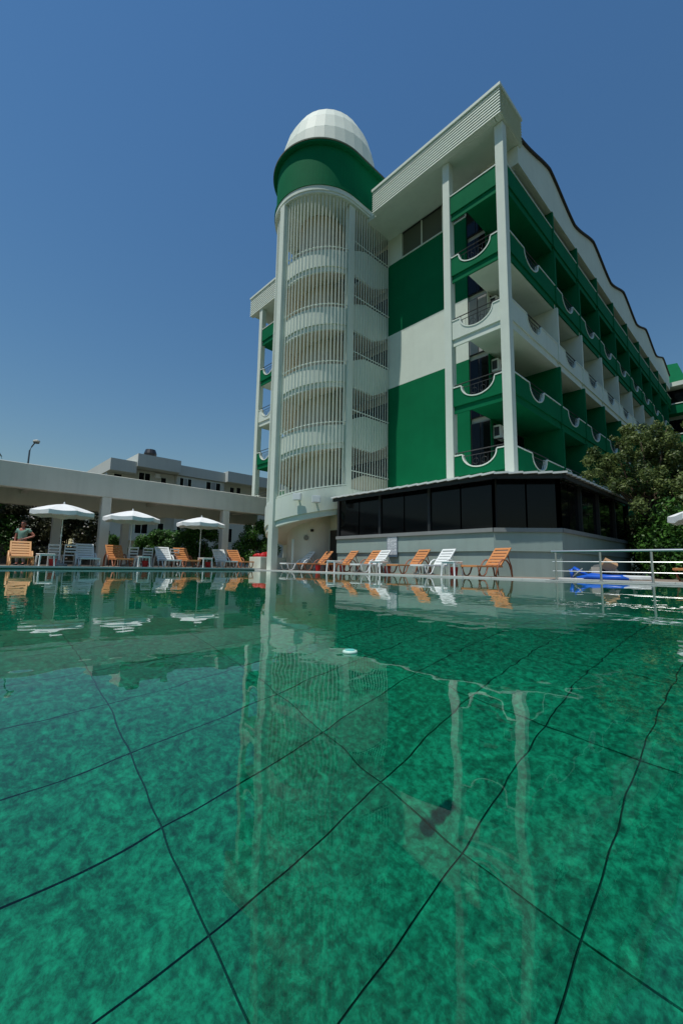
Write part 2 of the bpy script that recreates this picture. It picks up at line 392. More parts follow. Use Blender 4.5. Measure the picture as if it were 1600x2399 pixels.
def balcony(axis, s0, s1, p_out, inward, k, c=None, label=None, w=1.6, d=.6):
    """parapet panel with scooped top; p_out outer plane, inward = +1/-1"""
    path = scoop_path(s0, s1, PT[k]-.045, c, w, d)
    a, bq = sorted((p_out, p_out+inward*.14))
    par = MB().wall_sheet(axis, [(s, LB[k]+.30, z) for s, z in path], a, bq).build('balcony', PAINT[k], hotel)
    if label: par['label'] = label
    a2, b2 = sorted((p_out-inward*.025, p_out+inward*.165))
    cp = MB().ribbon(axis, path, .05, a2, b2).build('coping', WHITE2, par)
    a3, b3 = sorted((p_out+inward*.065, p_out+inward*.13))
    e = MB()
    (e.box(s0, s1, a3, b3, LB[k]-.02, LB[k]+.31) if axis == 'x' else e.box(a3, b3, s0, s1, LB[k]-.02, LB[k]+.31))
    e.build('slab_edge', PAINT[k], par)
    r = MB(); q = p_out+inward*.07; mk = (lambda s,z:(s,q,z)) if axis == 'x' else (lambda s,z:(q,s,z))
    if c is None: r.tube([mk(s0,PT[k]+.10), mk(s1,PT[k]+.10)], .022, 5)
    else:
        h0, h1 = (c-w/2-.35, c+w/2+.35) if (axis == 'x' or k != 2) else (s0, s1)
        r.tube([mk(h0,PT[k]+.10), mk(h1,PT[k]+.10)], .024, 5); r.tube([mk(c-w/2,PT[k]-.10), mk(c+w/2,PT[k]-.10)], .016, 5)
        for i in range(9):
            s = c-w/2+w*(i+.5)/9; r.tube([mk(s,PT[k]-.70), mk(s,PT[k]-.10)], .010, 4)
        for s in (h0+.02, c-w/2+.02, c+w/2-.02, h1-.02): r.tube([mk(s,PT[k]-.3), mk(s,PT[k]+.10)], .016, 4)
        for j in range(2):                                      # scroll work
            cc = c+(-.2,.2)[j]; r.tube([mk(cc+.13*math.cos(t*.7), PT[k]-.38+.13*math.sin(t*.7)) for t in range(10)], .010, 4)
    r.build('railing', DKMETAL, par)
    return par
for k in range(5):
    balcony('x', -9.86, -7.56, V0+.07, 1, k, None if k == 4 else -8.68)
    balcony('x', -26.16, -21.31, V0+.07, 1, k, None if k == 4 else -25.15, w=1.35, d=.62)
    balcony('y', V0+.38, 21.5, U0-.03, -1, k, None if k == 4 else 18.65)
    for i in range(8):
        balcony('y', BAYS[i]+.08, BAYS[i+1]-.08 if i < 7 else VEND, U0-.03, -1, k, None if k == 4 else BAYS[i]+1.7)
    zt = (LB[k+1] if k < 4 else 18.95)
    for i in range(9):
        part('divider_wall', PAINT[k], (WALL_U+.03, U0+.02, BAYS[i]-.075, BAYS[i]+.075, LB[k]+.262 if k else 3.97, zt-.003))
    for i in range(9):
        y0 = 18.1 if i == 0 else BAYS[i-1]+.22; y1 = y0+3.2
        dr_ = part('balcony_door', DARKTRIM, (WALL_U+.03, WALL_U+.07, y0, y1, LB[k]+.27, LB[k]+3.05 if k < 4 else 18.9))
        for j in range(2): part('pane', GLASS, (WALL_U+.068, WALL_U+.085, y0+.06+j*1.56, y0+1.56+j*1.58, LB[k]+.34, LB[k]+2.98 if k < 4 else 18.85), par=dr_)
# front roof fascia of slats (right, its return along the side, and left wing)
def fascia(axis, s0, s1, p, outw, z0, z1, n=9, label=None):
    a, bq = sorted((p, p-outw*.25)); c = MB()
    (c.box(s0,s1-.26,a,bq,z0,z1-.01) if axis == 'x' else c.box(a,bq,s0,s1,z0,z1))
    f = c.build('roof_fascia', WHITE2, hotel); h = (z1-z0-.16)/n
    if label: f['label'] = label
    for i in range(n):
        za, zb = z0+i*h+.018, z0+(i+1)*h-.018; d = outw*.055; q = MB()
        if axis == 'x': q.add([(s0-.03,p,za),(s1+.05,p,za),(s1+.05,p,zb),(s0-.03,p,zb),(s0-.03,p+d,za),(s1+.05,p+d,za),(s1+.05,p+d*.35,zb),(s0-.03,p+d*.35,zb)], [(0,1,2,3),(4,7,6,5),(0,4,5,1),(1,5,6,2),(2,6,7,3),(3,7,4,0)])
        else: q.add([(p,s0,za),(p,s1,za),(p,s1,zb),(p,s0,zb),(p+d,s0,za),(p+d,s1,za),(p+d*.35,s1,zb),(p+d*.35,s0,zb)], [(0,3,2,1),(4,5,6,7),(0,1,5,4),(1,2,6,5),(2,3,7,6),(3,0,4,7)])
        q.build('slat', WHITE2, f)
    q = MB(); d0, d1 = sorted((p-outw*.27, p+outw*.10))
    (q.box(s0-.06,s1+.11,d0,d1,z1-.14,z1) if axis == 'x' else q.box(d0,d1,s0+.272,s1,z1-.145,z1)); q.build('fascia_cap', WHITE2, f)
fascia('x', -14.5, -7.13, 15.70, -1, 19.87, 21.32, label='slatted white fascia over the corner balconies')
fascia('y', 15.702, 17.84, -7.12, 1, 19.873, 21.324)
fascia('x', -27.85, -20.2, 16.0, -1, 19.72, 21.30, label='slatted white fascia of the left wing')
part('roof_soffit', WHITE, (-15.2, -7.37, 15.94, WALL_V+.02, 19.862, 20.1), (-10.5, -7.37, WALL_V+.02, 17.8, 19.862, 20.1))
part('roof_soffit', WHITE, (-27.7, -20.1, 16.24, WALL_V+.02, 19.74, 20.1), (-27.7, -24.9, WALL_V+.02, 21, 19.74, 20.1))
part('roof_slab', BEIGE, (-27.6, -7.6, 17.85, VEND, 20.1, 20.4))
# wavy side gables
def gable_z(y):
    t = ((y-17.85) % 7.22)/7.22; tri = 1-abs(2*t-1); return 20.24 + 1.05*math.sin(math.pi/2*tri)**1.0*(.35+.65*tri) + .02
ys = [17.85+i*.36 for i in range(int((VEND-17.85)/.36)+1)]+[VEND]
sg = MB().wall_sheet('y', [(y, 18.92, gable_z(y)) for y in ys], U0-.28, U0-.02).build('side_gable', WHITE, hotel)
MB().ribbon('y', [(y, gable_z(y)+.004) for y in ys], .09, U0-.6, U0+.10).build('tile_edge', TILE_DK, sg)
part('gable_return', WHITE, (WALL_U, U0-.025, 17.6, 17.848, 18.93, 19.86))
part('side_soffit', WHITE, (WALL_U, U0-.28, 17.85, VEND, 18.95, 19.1))
# air conditioners
def ac_unit(loc, label):
    t = thing('air_conditioner', label, 'air conditioner', loc, group='air conditioners on the balconies')
    x,y,z = loc
    bevel(MB().box(x,x+.34,y-.42,y+.42,z,z+.62).build('housing', WPLAST, t), .02)
    MB().lathe([(.23,0),(.23,.02),(.05,.02)], 16).build('fan_grille', DKMETAL, t).matrix_basis = Matrix.Translation((x+.34,y+.12,z+.31)) @ Matrix.Rotation(R_(90),4,'Y')
    MB().box(x+.05,x+.30,y-.43,y-.421,z+.1,z+.52).build('side_grille', DKMETAL, t)
    for s in (-.3,.3): MB().box(x,x+.4,y+s-.02,y+s+.02,z-.045,z-.005).build('bracket', DKMETAL, t)
for zz, lab in ((6.25,'grey air conditioner hanging over the lowest scalloped balcony'),(9.48,'grey air conditioner hanging over the second scalloped balcony'),(12.65,'white air conditioner on the white balcony level')):
    ac_unit((WALL_U+.04, 18.45, zz), lab)
# far wing closing the court
wing = thing('hotel_wing', 'far hotel wing with green mansard roof beyond the long side', 'building', (0, 58, 0))
part('wall', GREYWALL, (-14, 16, 54.6, 66, 0, 19.2), par=wing)
part('eave', WHITE2, (-14, 16.2, 53.3, 66, 19.3, 19.75), par=wing)
MB().add([(-9.4,53.6,19.75),(-5.9,53.6,19.75),(-5.9,66,19.75),(-9.4,66,19.75),(-8.6,54.6,22.4),(-6.6,54.6,22.2),(-6.6,65,22.2),(-8.6,65,22.4)], [(3,2,1,0),(4,5,6,7),(0,1,5,4),(1,2,6,5),(2,3,7,6),(3,0,4,7)]).build('mansard_roof', GREEN, wing)
for k in range(5):
    m_ = GREEN if k != 2 else WHITE
    p_ = part('balcony', m_, (-12, 16, 53.4, 53.55, LB[k]-.3, PT[k]-.6), par=wing); part('coping', WHITE2, (-12, 16, 53.35, 53.6, PT[k]-.6, PT[k]-.5), par=p_)
    part('floor_slab', m_, (-12, 16, 53.56, 54.6, LB[k]-.28, LB[k]), par=wing)
    part('glazing', GLASS, (-12, 16, 54.5, 54.58, LB[k]+.1, LB[k]+2.5), par=wing)

# ================================================================== stair tower
TU, TV, TR = -17.74, 14.7, 2.6
tower = thing('stair_tower', 'round white caged stair tower with green drum and faceted white dome', 'tower', (TU, TV, 0))
def stadium(R, back, n=40):
    return [(TU+R, back)]+[(TU+R*math.cos(math.pi*i/n), TV-R*math.sin(math.pi*i/n)) for i in range(n+1)]+[(TU-R, back)]
def stadium_prism(name, R, back, z0, z1, m, n=40, par=tower, smooth=False):
    poly = stadium(R, back, n)[::-1]
    return MB().prism(poly, z0, z1).build(name, m, par)
dz = lambda th: -.0086*th                              # stairs climb to the right
# ground floor room
stadium_prism('ground_floor_wall', 1.45, 17.9, 0, 4.3, CREAM)
part('ground_floor_wall', CREAM, (-16.4, -15.25, 14.6, 17.85, 0, 3.4), par=tower)
d_ = part('door', DOOR, (-16.28, -16.25+.7, 14.56, 14.6, .03, 2.1), par=tower)
part('door_frame', WHITE2, (-16.36, -16.28, 14.53, 14.6, .03, 2.18), (-15.55, -15.47, 14.53, 14.6, .03, 2.18), par=d_)
part('downpipe', WHITE2, (TU+.42, TU+.50, 12.9, 12.98, .03, 1.6), par=tower)
wl = part('wall_lamp', DKMETAL, (-16.72, -16.60, 13.60, 13.72, 2.0, 2.12), par=tower)
MB().lathe([(.13,-.02),(.13,.03),(.11,.04)], 14).build('round_plaque', mat('plaque', (.22,.21,.17), .6, .3, 20), tower).matrix_basis = Matrix.Translation((-16.90, 13.49, 1.68)) @ Matrix.Rotation(R_(45),4,'Z') @ Matrix.Rotation(R_(90),4,'X')
# base band (helical), lip and soffit
def helix_band(name, r0, r1, zb, zt, m, th0=0, th1=180, n=48, par=tower):
    rings = []
    for i in range(n+1):
        th = th0+(th1-th0)*i/n; t = math.radians(th); c, s = math.cos(t), math.sin(t); h = dz(th)
        rings.append([(TU+r0*c,TV-r0*s,zb+h),(TU+r1*c,TV-r1*s,zb+h),(TU+r1*c,TV-r1*s,zt+h),(TU+r0*c,TV-r0*s,zt+h)])
    return MB().loft(rings).build(name, m, par)
helix_band('base_band', 2.42, 2.68, 3.22, 4.33, WHITE)
helix_band('base_lip', 2.40, 2.61, 2.93, 3.22, WHITE)
helix_band('stair_soffit', .5, 2.41, 2.95, 3.1, CREAM)
part('base_band', WHITE, (TU+TR-.18, TU+TR, TV+.01, 17.85, 2.93, 4.2), par=tower)
# stair core + flights per storey
stadium_prism('stair_core', 1.25, 15.4, 4.3, 20.1, CREAM)
ZK = [7.47+.25, 10.74+.25, 13.91+.25, 17.19+.25]        # rail heights at th = 0
for z in ZK:
    helix_band('parapet_band', 2.30, 2.47, z-1.08, z-.14, WHITE)
    helix_band('band_lip', 2.28, 2.40, z-1.36, z-1.08, WHITE)
    helix_band('stair_flight', 1.2, 2.31, z-1.33, z-1.12, CREAM)
    MB().tube([(TU+2.52*math.cos(t), TV-2.52*math.sin(t), z+dz(math.degrees(t))) for t in [math.pi*i/36 for i in range(37)]], .03, 6).build('handrail', WHITE2, tower)
for z in (5.18, 8.44, 11.70, 14.92, 18.14):
    q = MB().wall_sheet('y', [(14.72,z-1.95,z-.68),(15.3,z-1.96,z-.35),(15.9,z-1.97,z-.11),(16.6,z-1.98,z-.09),(17.2,z-1.68,z-.08),(17.86,z-1.33,z-.07)], TU+TR-.24, TU+TR-.10)
    q.build('side_parapet', WHITE if z > 6 else CREAM, tower)
    part('landing', CREAM, (TU-TR+.2, TU+TR-.25, 16.2, 17.85, z-1.5, z-1.3), par=tower)
    MB().tube([(TU+TR-.04,14.9,z),(TU+TR-.04,17.86,z)], .028, 6).build('handrail', WHITE2, tower)
    part('opening_shade_panel', DARKIN, (TU-2.2, TU+TR-.14, 17.80, 17.862, z-1.28, z+1.2), par=tower)  # near-black panel painted in place of the doorway's shade
# cage bars
zb0, zt0 = 4.0, 20.2
bar = MB(); bar.lathe([(.023,0),(.023,1)], 6)
b0 = None
def add_bar(x, y, z0, z1):
    global b0
    if b0 is None: b0 = bar.build('cage_bar', WHITE2, tower); o = b0
    else: o = b0.copy(); COL.objects.link(o)
    o.location = (x, y, z0); o.scale = (1, 1, z1-z0)
for i in range(1, 21): th = 92*i/21; t = math.radians(th); add_bar(TU+TR*math.cos(t), TV-TR*math.sin(t), 4.38+dz(th), zt0)
for i in range(1, 18): th = 92+88*i/18; t = math.radians(th); add_bar(TU+TR*math.cos(t), TV-TR*math.sin(t), 4.38+dz(th), zt0)
for i in range(14): add_bar(TU+TR, 15.06+i*.205, 3.8, zt0)
for i in range(14): add_bar(TU-TR, 15.06+i*.205, 2.9, zt0)
helix_band('bottom_rail', 2.56, 2.64, 4.37, 4.43, WHITE2)
bevel(part('tower_column', WHITE, (TU-.28, TU+.10, TV-TR-.2, TV-TR+.18, .0, 20.1), par=tower), .012)
bevel(part('tower_column', WHITE, (TU+TR-.36, TU+TR+.02, 14.52, 14.92, 2.9, 20.1), par=tower), .012)
bevel(part('tower_column', WHITE, (TU-TR-.02, TU-TR+.36, 14.52, 14.92, 0, 20.1), par=tower), .012)
# ring beam, drum, brim
stadium_prism('ceiling', 2.74, 17.86, 20.12, 20.25, WHITE, 48)
stadium_prism('ring_beam', 2.78, 17.86, 20.251, 20.52, WHITE, 48)
stadium_prism('drum_lip', 2.82, 18.5, 20.521, 20.70, GREEN, 48)
stadium_prism('green_drum', 2.72, 19.5, 20.70, 23.03, GREEN, 48)
stadium_prism('brim', 2.95, 20.5, 23.03, 23.13, GREEN, 48)
stadium_prism('brim_edge', 2.985, 20.5, 23.131, 23.21, mat('weathered_edge', (.10,.13,.09), .8, .2, 3), 48)
# dome of flat panels
DR, DH, DC = 2.97, 4.40, (TU, TV+.36, 23.22)
dome = MB().lathe([((DR-.08)*math.cos(R_(a)), DC[2]+(DH-.08)*math.sin(R_(a))) for a in (0,15,30,45,60,75,88)], 24, (DC[0],DC[1])).build('dome', WHITE2, tower)
rows = [(0,15),(15,30),(30,45),(45,60),(60,75),(75,89.5)]
for ri, (a0,a1) in enumerate(rows):
    nseg = 32 if ri < 4 else (16 if ri == 4 else 8)
    for s in range(nseg):
        t0_, t1_ = 2*math.pi*(s+.0)/nseg, 2*math.pi*(s+1)/nseg
        pv = []
        for (a, t) in ((a0,t0_),(a0,t1_),(a1,t1_),(a1,t0_)):
            r = DR*math.cos(R_(a)); z = DC[2]+DH*math.sin(R_(a))
            pv.append(Vector((DC[0]+r*math.cos(t), DC[1]+r*math.sin(t), z)))
        cen = sum(pv, Vector())/4; nrm = (pv[1]-pv[0]).cross(pv[2]-pv[0]).normalized()
        tilt = rnd.uniform(-.004,.004); q = [cen+(p-cen)*.9996+nrm*(.0+(tilt if i in (0,3) else -tilt)) for i, p in enumerate(pv)]
        q2 = [p-nrm*.05 for p in q]
        MB().add(q+q2, [(0,1,2,3),(7,6,5,4),(0,4,5,1),(1,5,6,2),(2,6,7,3),(3,7,4,0)]).build('panel', WHITE2, dome)
# floodlights on the base band
def floodlight(x, y, z, rz, label):
    t = thing('floodlight', label, 'floodlight', (x,y,z), rz, group='lamps on the stair tower base')
    for nm, m_, bx in (('housing', WPLAST, (-.2,.2,-.22,-.02,-.02,.32)), ('lens', WPLAST, (-.17,.17,-.235,-.221,.0,.29)), ('arm', WPLAST, (-.04,.04,-.02,.34,.1,.18))):
        o = MB().box(*bx).build(nm, m_); o.parent = t
floodlight(-16.2, 12.35, 3.42, R_(35), 'white box floodlight on the curved tower base')
floodlight(-15.5, 12.9, 3.30, R_(55), 'small white floodlight next to the pavilion roof corner')

# ================================================================== restaurant pavilion
pav = thing('pavilion', 'low grey glazed pavilion with corrugated roof at the hotel foot', 'building', (-10, 15, 0))
outer = [(-15.05,13.9),(-7.03,13.9),(-5.3,15.35),(-5.3,24.5)]
def offset_wall(pts, t, z0, z1, name, m, par=pav, d=0):
    for i in range(len(pts)-1):
        a, b_ = Vector(pts[i]), Vector(pts[i+1]); dirn = (b_-a).normalized(); nn = Vector((-dirn.y, dirn.x))
        a = a-nn*d; b_ = b_-nn*d; ext = t*.42
        p = [a, b_+dirn*(0 if i == len(pts)-2 else .0), b_+nn*t-dirn*0, a+nn*t]
        MB().prism([(q.x,q.y) for q in p], z0, z1).build(name, m, par)
offset_wall(outer, .2, -.05, .90, 'base_wall', GREYWALL, d=-.06)
offset_wall(outer, .2, .90, 1.56, 'base_wall', GREYWALL)
MB().prism([(-15.0,14.6),(-7.2,14.6),(-6.0,15.7),(-6.0,24.3),(-6.1,24.3),(-6.1,15.75),(-7.25,14.7),(-15.0,14.7)], 0, 3.45).build('interior_shade_sheet', DARKIN, pav)  # near-black sheet added behind the panes to stand for interior shade
offset_wall(outer, .3, 1.56, 1.70, 'sill', mat('sill_grey', (.25,.27,.265), .7, .08, 3), d=.07)
# posts and dark panes
segs = [((-15.05,13.98),(-7.03,13.98),[0,.335,.66,1]), ((-7.03,13.98),(-5.38,15.38),[0,1]), ((-5.38,15.38),(-5.38,24.4),[0,.24,.48,.74,1])]
for a, b_, ts in segs:
    a, b_ = Vector(a), Vector(b_); dd = (b_-a); L = dd.length; dirn = dd/L; nn = Vector((-dirn.y,dirn.x))
    for i, t in enumerate(ts):
        p = a+dd*t; MB().box(p.x-.06,p.x+.06,p.y-.02,p.y+.10,1.70,3.5).build('post', DARKTRIM, pav)
    for i in range(len(ts)-1):
        for j in range(2):
            ta, tb_ = ts[i]+(ts[i+1]-ts[i])*j/2, ts[i]+(ts[i+1]-ts[i])*(j+1)/2
            p, q = a+dd*ta+dirn*.06+nn*.05, a+dd*tb_-dirn*.0+nn*.05
            MB().prism([(p.x,p.y),(q.x,q.y),(q.x+nn.x*.02,q.y+nn.y*.02),(p.x+nn.x*.02,p.y+nn.y*.02)], 1.705, 3.45).build('pane', GLASS, pav)
MB().prism([(-15.0,14.1),(-7.1,14.1),(-5.5,15.45),(-5.5,24.3),(-7.2,24.3),(-7.2,15.9),(-15.0,15.9)], 3.46, 3.52).build('ceiling', DARKIN, pav)
# roof of corrugated sheets
redge = [(-15.0,13.42),(-6.72,13.42),(-4.9,14.98),(-4.9,24.5)]; rback = [(-15.0,17.8),(-7.6,17.8),(-7.0,17.8),(-7.1,24.5)]
for i in range(3):
    a, b_, c, d = [Vector((*p,0)) for p in (redge[i], redge[i+1], rback[i+1], rback[i])]
    n = max(2, round((b_-a).length/.45))
    for k in range(n):
        l0, l1 = a.lerp(b_, k/n), a.lerp(b_, (k+1)/n); h0, h1 = d.lerp(c, k/n), d.lerp(c, (k+1)/n)
        lift = .035; e = .02
        l0u, l1u = l0+Vector((0,0,3.56)), l1+Vector((0,0,3.56+lift)); h0u, h1u = h0+Vector((0,0,3.93)), h1+Vector((0,0,3.93+lift))
        q = [l0u,l1u,h1u,h0u]; MB().add([p-Vector((0,0,.065)) for p in q]+q, [(3,2,1,0),(4,5,6,7),(0,1,5,4),(1,2,6,5),(2,3,7,6),(3,0,4,7)]).build('roof_sheet', ROOFT, pav)
    nn = Vector((-(b_-a).y, (b_-a).x, 0)).normalized()
    for (off, z0_, z1_) in ((.12, 3.36, 3.52),):
        p, q = a+nn*off, b_+nn*off; MB().prism([(p.x,p.y),(q.x,q.y),(q.x+nn.x*.1,q.y+nn.y*.1),(p.x+nn.x*.1,p.y+nn.y*.1)], z0_, z1_).build('gutter_board', DARKTRIM, pav)
# notice board
nb = thing('notice_board', 'tall pale notice board fixed to the grey pavilion wall', 'sign', (-11.55, 13.87, .9))
x0, x1 = -11.85, -11.27
MB().box(x0,x1,13.862,13.885,.70,1.62).build('board', mat('board_blue', (.09,.14,.19), .4), nb)
PAP = mat('notice_paper', (.62,.66,.68), .5); INK = mat('notice_ink', (.25,.30,.33), .5)
for r in range(3): 
    p_ = MB().box(x0+.03,x1-.03,13.855,13.8615,.80+r*.255,.80+r*.255+.245).build('sheet', PAP, nb)
    for q in range(5):
        for s in range(4):
            if rnd.random() < .75:
                xa = x0+.05+s*.13; za = .82+r*.255+q*.045
                MB().box(xa,xa+rnd.uniform(.05,.11),13.853,13.8548,za,za+.02).build('print_mark', INK, p_)

# ================================================================== covered walkway on the left
walk = thing('covered_walkway', 'long beige concrete canopy on square piers beside the pool', 'canopy', (-23, 0, 0))
CX = -21.8
bevel(part('beam', BEIGE, (CX-.45, CX, -14, 15.6, 3.30, 4.36), par=walk), .02)
part('beam', BEIGE, (CX-3.6, CX-3.2, -14, 15.6, 2.95, 3.75), par=walk)
part('roof_slab', BEIGE, (CX-3.7, CX-.46, -14, 15.6, 3.76, 3.95), par=walk)
for y in (-5.9, -.2, 5.45, 11.6):
    bevel(part('pier', BEIGE, (CX-.42, CX-.02, y-.2, y+.2, .1, 3.30), par=walk), .015)
for y in (-4, .6, 4.1, 7.3, 10.9): bevel(part('pier', BEIGE, (CX-3.58, CX-3.22, y-.18, y+.18, .1, 2.95), par=walk), .015)
for y in (-3, 2.6, 8.4, 13.6): part('cross_beam', BEIGE, (CX-3.19, CX-.46, y-.12, y+.12, 3.45, 3.755), par=walk)
lw = MB().box(-27.2,-26.9,-12,15.5,.08,1.05).build('garden_wall', POT); tag(lw, 'dark low garden wall behind the covered walkway', 'wall')

# ================================================================== apartment block behind
apt = thing('apartment_building', 'pale low apartment block with flat roof beyond the walkway', 'building', (-48, 20, 0))
AX = -45
part('wall', APT, (AX-14, AX-1.6, 11.4, 40, 0, 10.0), par=apt)
part('wall', APT, (AX-14, AX-.9, 18.2, 23.9, 0, 9.9), par=apt)
part('roof_parapet', APT, (AX-12, AX, 13.75, 18.2, 10.05, 11.38), par=apt)
part('roof_parapet', APT, (AX-14, AX-.7, 18.21, 23.85, 9.95, 11.08), par=apt)
part('roof_parapet', APT, (AX-12, AX, 23.86, 40, 9.95, 11.2), par=apt)
part('roof_parapet', APT, (AX-12, AX-.2, 11.3, 13.74, 9.3, 10.5), par=apt)
tankm = MB().lathe([(.05,0),(.55,.1),(.65,.5),(.5,.95),(.05,1.05)], 14, (AX-1.5, 15.4)); t_ = tankm.build('water_tank', DKMETAL, apt); t_.location.z = 11.38
def apt_window(y0, y1, z0, z1, x, n=2, dark=True):
    f = part('window', WHITE2, (x, x+.06, y0-.06, y1+.06, z0-.06, z1+.06), par=apt)
    for i in range(n):
        a = y0+(y1-y0)*i/n; q = y0+(y1-y0)*(i+1)/n
        part('pane', SHUT if (n == 3 and i == 1) else GLASS, (x+.05, x+.075, a+.04, q-.04, z0, z1), par=f)
for (y0,y1,z0,z1,x,n) in ((14.4,15.6,8.0,9.72,AX-1.6,2),(16.7,17.3,8.0,9.5,AX-1.6,1),(18.5,19.86,8.65,9.66,AX-.9,3),(21.6,23.4,8.65,9.69,AX-.9,3),(25.0,25.6,8.0,9.6,AX-1.6,1),(25.9,26.5,8.0,9.68,AX-1.6,1),(12.0,12.8,8.6,9.2,AX-1.6,1)): apt_window(y0,y1,z0,z1,x,n)
for zf in (2.9, 5.75):
    for (y0,y1,n) in ((14.4,15.7,2),(16.7,17.35,1),(18.5,19.9,3),(21.6,23.4,3),(25,25.6,1)):
        apt_window(y0,y1,zf+(.3 if n > 1 else .0),zf+1.6,AX-1.6 if (y0 < 18 or y0 > 24) else AX-.9,n)
    p_ = part('balcony', APT, (AX-.15, AX, 13.4, 17.44, zf-.45, zf+.3), (AX-1.6, AX-.15, 13.4, 17.44, zf-.45, zf-.3), par=apt)
part('air_conditioner_box', WPLAST, (AX-1.6, AX-1.2, 16.0, 16.5, 9.35, 9.8), par=apt)

# ================================================================== furniture
def make_lounger(m, m2, name_label):
    t = proto('sun_lounger', name_label, 'sun lounger', 'sun loungers round the pool')
    def P(mb, nm, mm, bev=0, smooth=False):
        o = mb.build(nm, mm, None, smooth); o.parent = t
        if bev: bevel(o, bev)
        return o
    W2 = .31
    s = MB()
    for sx in (-1,1): s.box(sx*W2-.035, sx*W2+.035, 0, 1.16, .29, .345)
    s.box(-W2,W2,0,.07,.285,.35)
    for i in range(9): y = .095+i*.118; s.box(-W2+.03,W2-.03,y,y+.092,.312,.342)
    P(s, 'seat', m, .008)
    ang = R_(50); L = .76; b_ = MB()
    def bp(x, a, h): return (x, 1.13+a*math.cos(ang)-h*math.sin(ang), .335+a*math.sin(ang)+h*math.cos(ang))
    def bbox(x0,x1,a0,a1,h0,h1):
        b_.add([bp(x0,a0,h0),bp(x1,a0,h0),bp(x1,a1,h0),bp(x0,a1,h0),bp(x0,a0,h1),bp(x1,a0,h1),bp(x1,a1,h1),bp(x0,a1,h1)], [(3,2,1,0),(4,5,6,7),(0,1,5,4),(1,2,6,5),(2,3,7,6),(3,0,4,7)])
    for sx in (-1,1): bbox(sx*W2-.04 if sx > 0 else -W2-.02, sx*W2+.02 if sx > 0 else -W2+.04, 0, L, 0, .045)
    bbox(-W2,W2,L-.09,L,.0,.042)
    for i in range(5): a = .015+i*.128; bbox(-W2+.03,W2-.03,a,a+.103,.008,.038)
    P(b_, 'backrest', m, .008)
    for sx in (-1,1):
        x = sx*(W2+.045)
        P(MB().tube([(x,.82,.0),(x,.86,.16),(x,.93,.33),(x,1.03,.47),(x,1.17,.545),(x,1.32,.52),(x,1.44,.40),(x,1.52,.2),(x,1.56,0)], .032, 6, .022), 'armrest', m2, 0, True)
        P(MB().tube([(x*.93,.08,.30),(x*.93,.12,.14),(x*.93,.19,.025),(x*.93,.32,.022),(x*.93,.41,.10),(x*.93,.50,.30)], .030, 6, .022), 'leg', m2, 0, True)
        P(MB().tube([(x*.8,1.45,.36+.35),(x*.8,1.62,.33),(x*.8,1.66,.02)], .02, 6), 'back_strut', m2)
    return t
lo = make_lounger(ORANGE, BROWN, 'orange'); lw_ = make_lounger(WPLAST, WPLAST, 'white'); lp = make_lounger(ORANGE_P, ORANGE_P, 'pale')
used = set()
def put_lounger(kind, x, y, z, rz, label):
    p = {'o':lo,'w':lw_,'p':lp}[kind]; f = kind not in used; used.add(kind)
    place(p, (x,y,z), rz, label, first=f)
# left row, foot towards the water (+x)
RL = R_(90)
LZ = ZL+.0
for kind, y, x, dr2, lab in (('p',2.15,-18.8,-3,'pale orange sun lounger at far left below the standing person'),
    ('w',4.32,-18.85,-3,'white sun lounger in front of the big beige pier'),
    ('o',5.55,-18.8,2,'orange sun lounger just right of the big beige pier'),
    ('w',7.58,-18.8,0,'white sun lounger right of the middle umbrella pole'),
    ('o',8.52,-18.85,2,'orange sun lounger left of the third umbrella pole'),
    ('w',10.4,-18.8,-2,'white sun lounger right of the third umbrella pole'),
    ('o',11.38,-18.85,3,'orange sun lounger nearest the white block by the tower')):
    put_lounger(kind, x, y, LZ, RL+R_(dr2), lab)
for kind, x, y, dr2, lab in (('w',-16.85,12.05,-9,'white sun lounger farthest left under the stair tower'),
    ('o',-15.6,12.1,-12,'orange sun lounger leaning beside the farthest white one'),
    ('o',-13.95,12.1,-15,'orange sun lounger at the pavilion wall left end'),
    ('o',-12.6,12.15,-13,'orange sun lounger left of the notice board'),
    ('w',-11.9,11.98,-11,'white sun lounger just below the notice board'),
    ('o',-10.1,12.1,-13,'orange sun lounger right of the notice board'),
    ('w',-8.9,11.98,-12,'white sun lounger left of the nearest orange one'),
    ('o',-6.95,12.02,-15,'largest orange sun lounger at the pavilion wall corner')):
    put_lounger(kind, x, y, ZR+.01, R_(dr2), lab)
put_lounger('o', -1.85, 13.6, ZR+.01, R_(-35), 'orange sun lounger behind the railing at the right edge')

def make_table():
    t = proto('side_table', 'x', 'table', 'small white plastic tables')
    o = bevel(MB().box(-.25,.25,-.25,.25,.43,.465).build('table_top', WPLAST), .012); o.parent = t
    o = MB().box(-.23,.23,-.23,.23,.385,.43).build('apron', WPLAST); o.parent = t
    for sx in (-1,1):
        for sy in (-1,1):
            o = MB().tube([(sx*.215,sy*.215,.40),(sx*.24,sy*.24,.0)], [.035,.028], 6).build('leg', WPLAST); o.parent = t
    return t
tab = make_table()
for i, (x,y,z,rz,lab) in enumerate(((-18.95,2.85,LZ,.1,'white side table beside the pale lounger at far left'),(-18.95,6.28,LZ,0,'white side table below the middle umbrella'),(-18.95,9.1,LZ,.1,'white side table below the third umbrella'),
    (-13.2,12.1,ZR+.01,0,'white side table far along the pavilion wall'),(-10.75,12.1,ZR+.01,.1,'white side table right of the notice board lounger'),(-7.5,11.98,ZR+.01,0,'white side table between the white and nearest orange lounger'))):
    place(tab, (x,y,z), rz, lab, first=(i == 0))
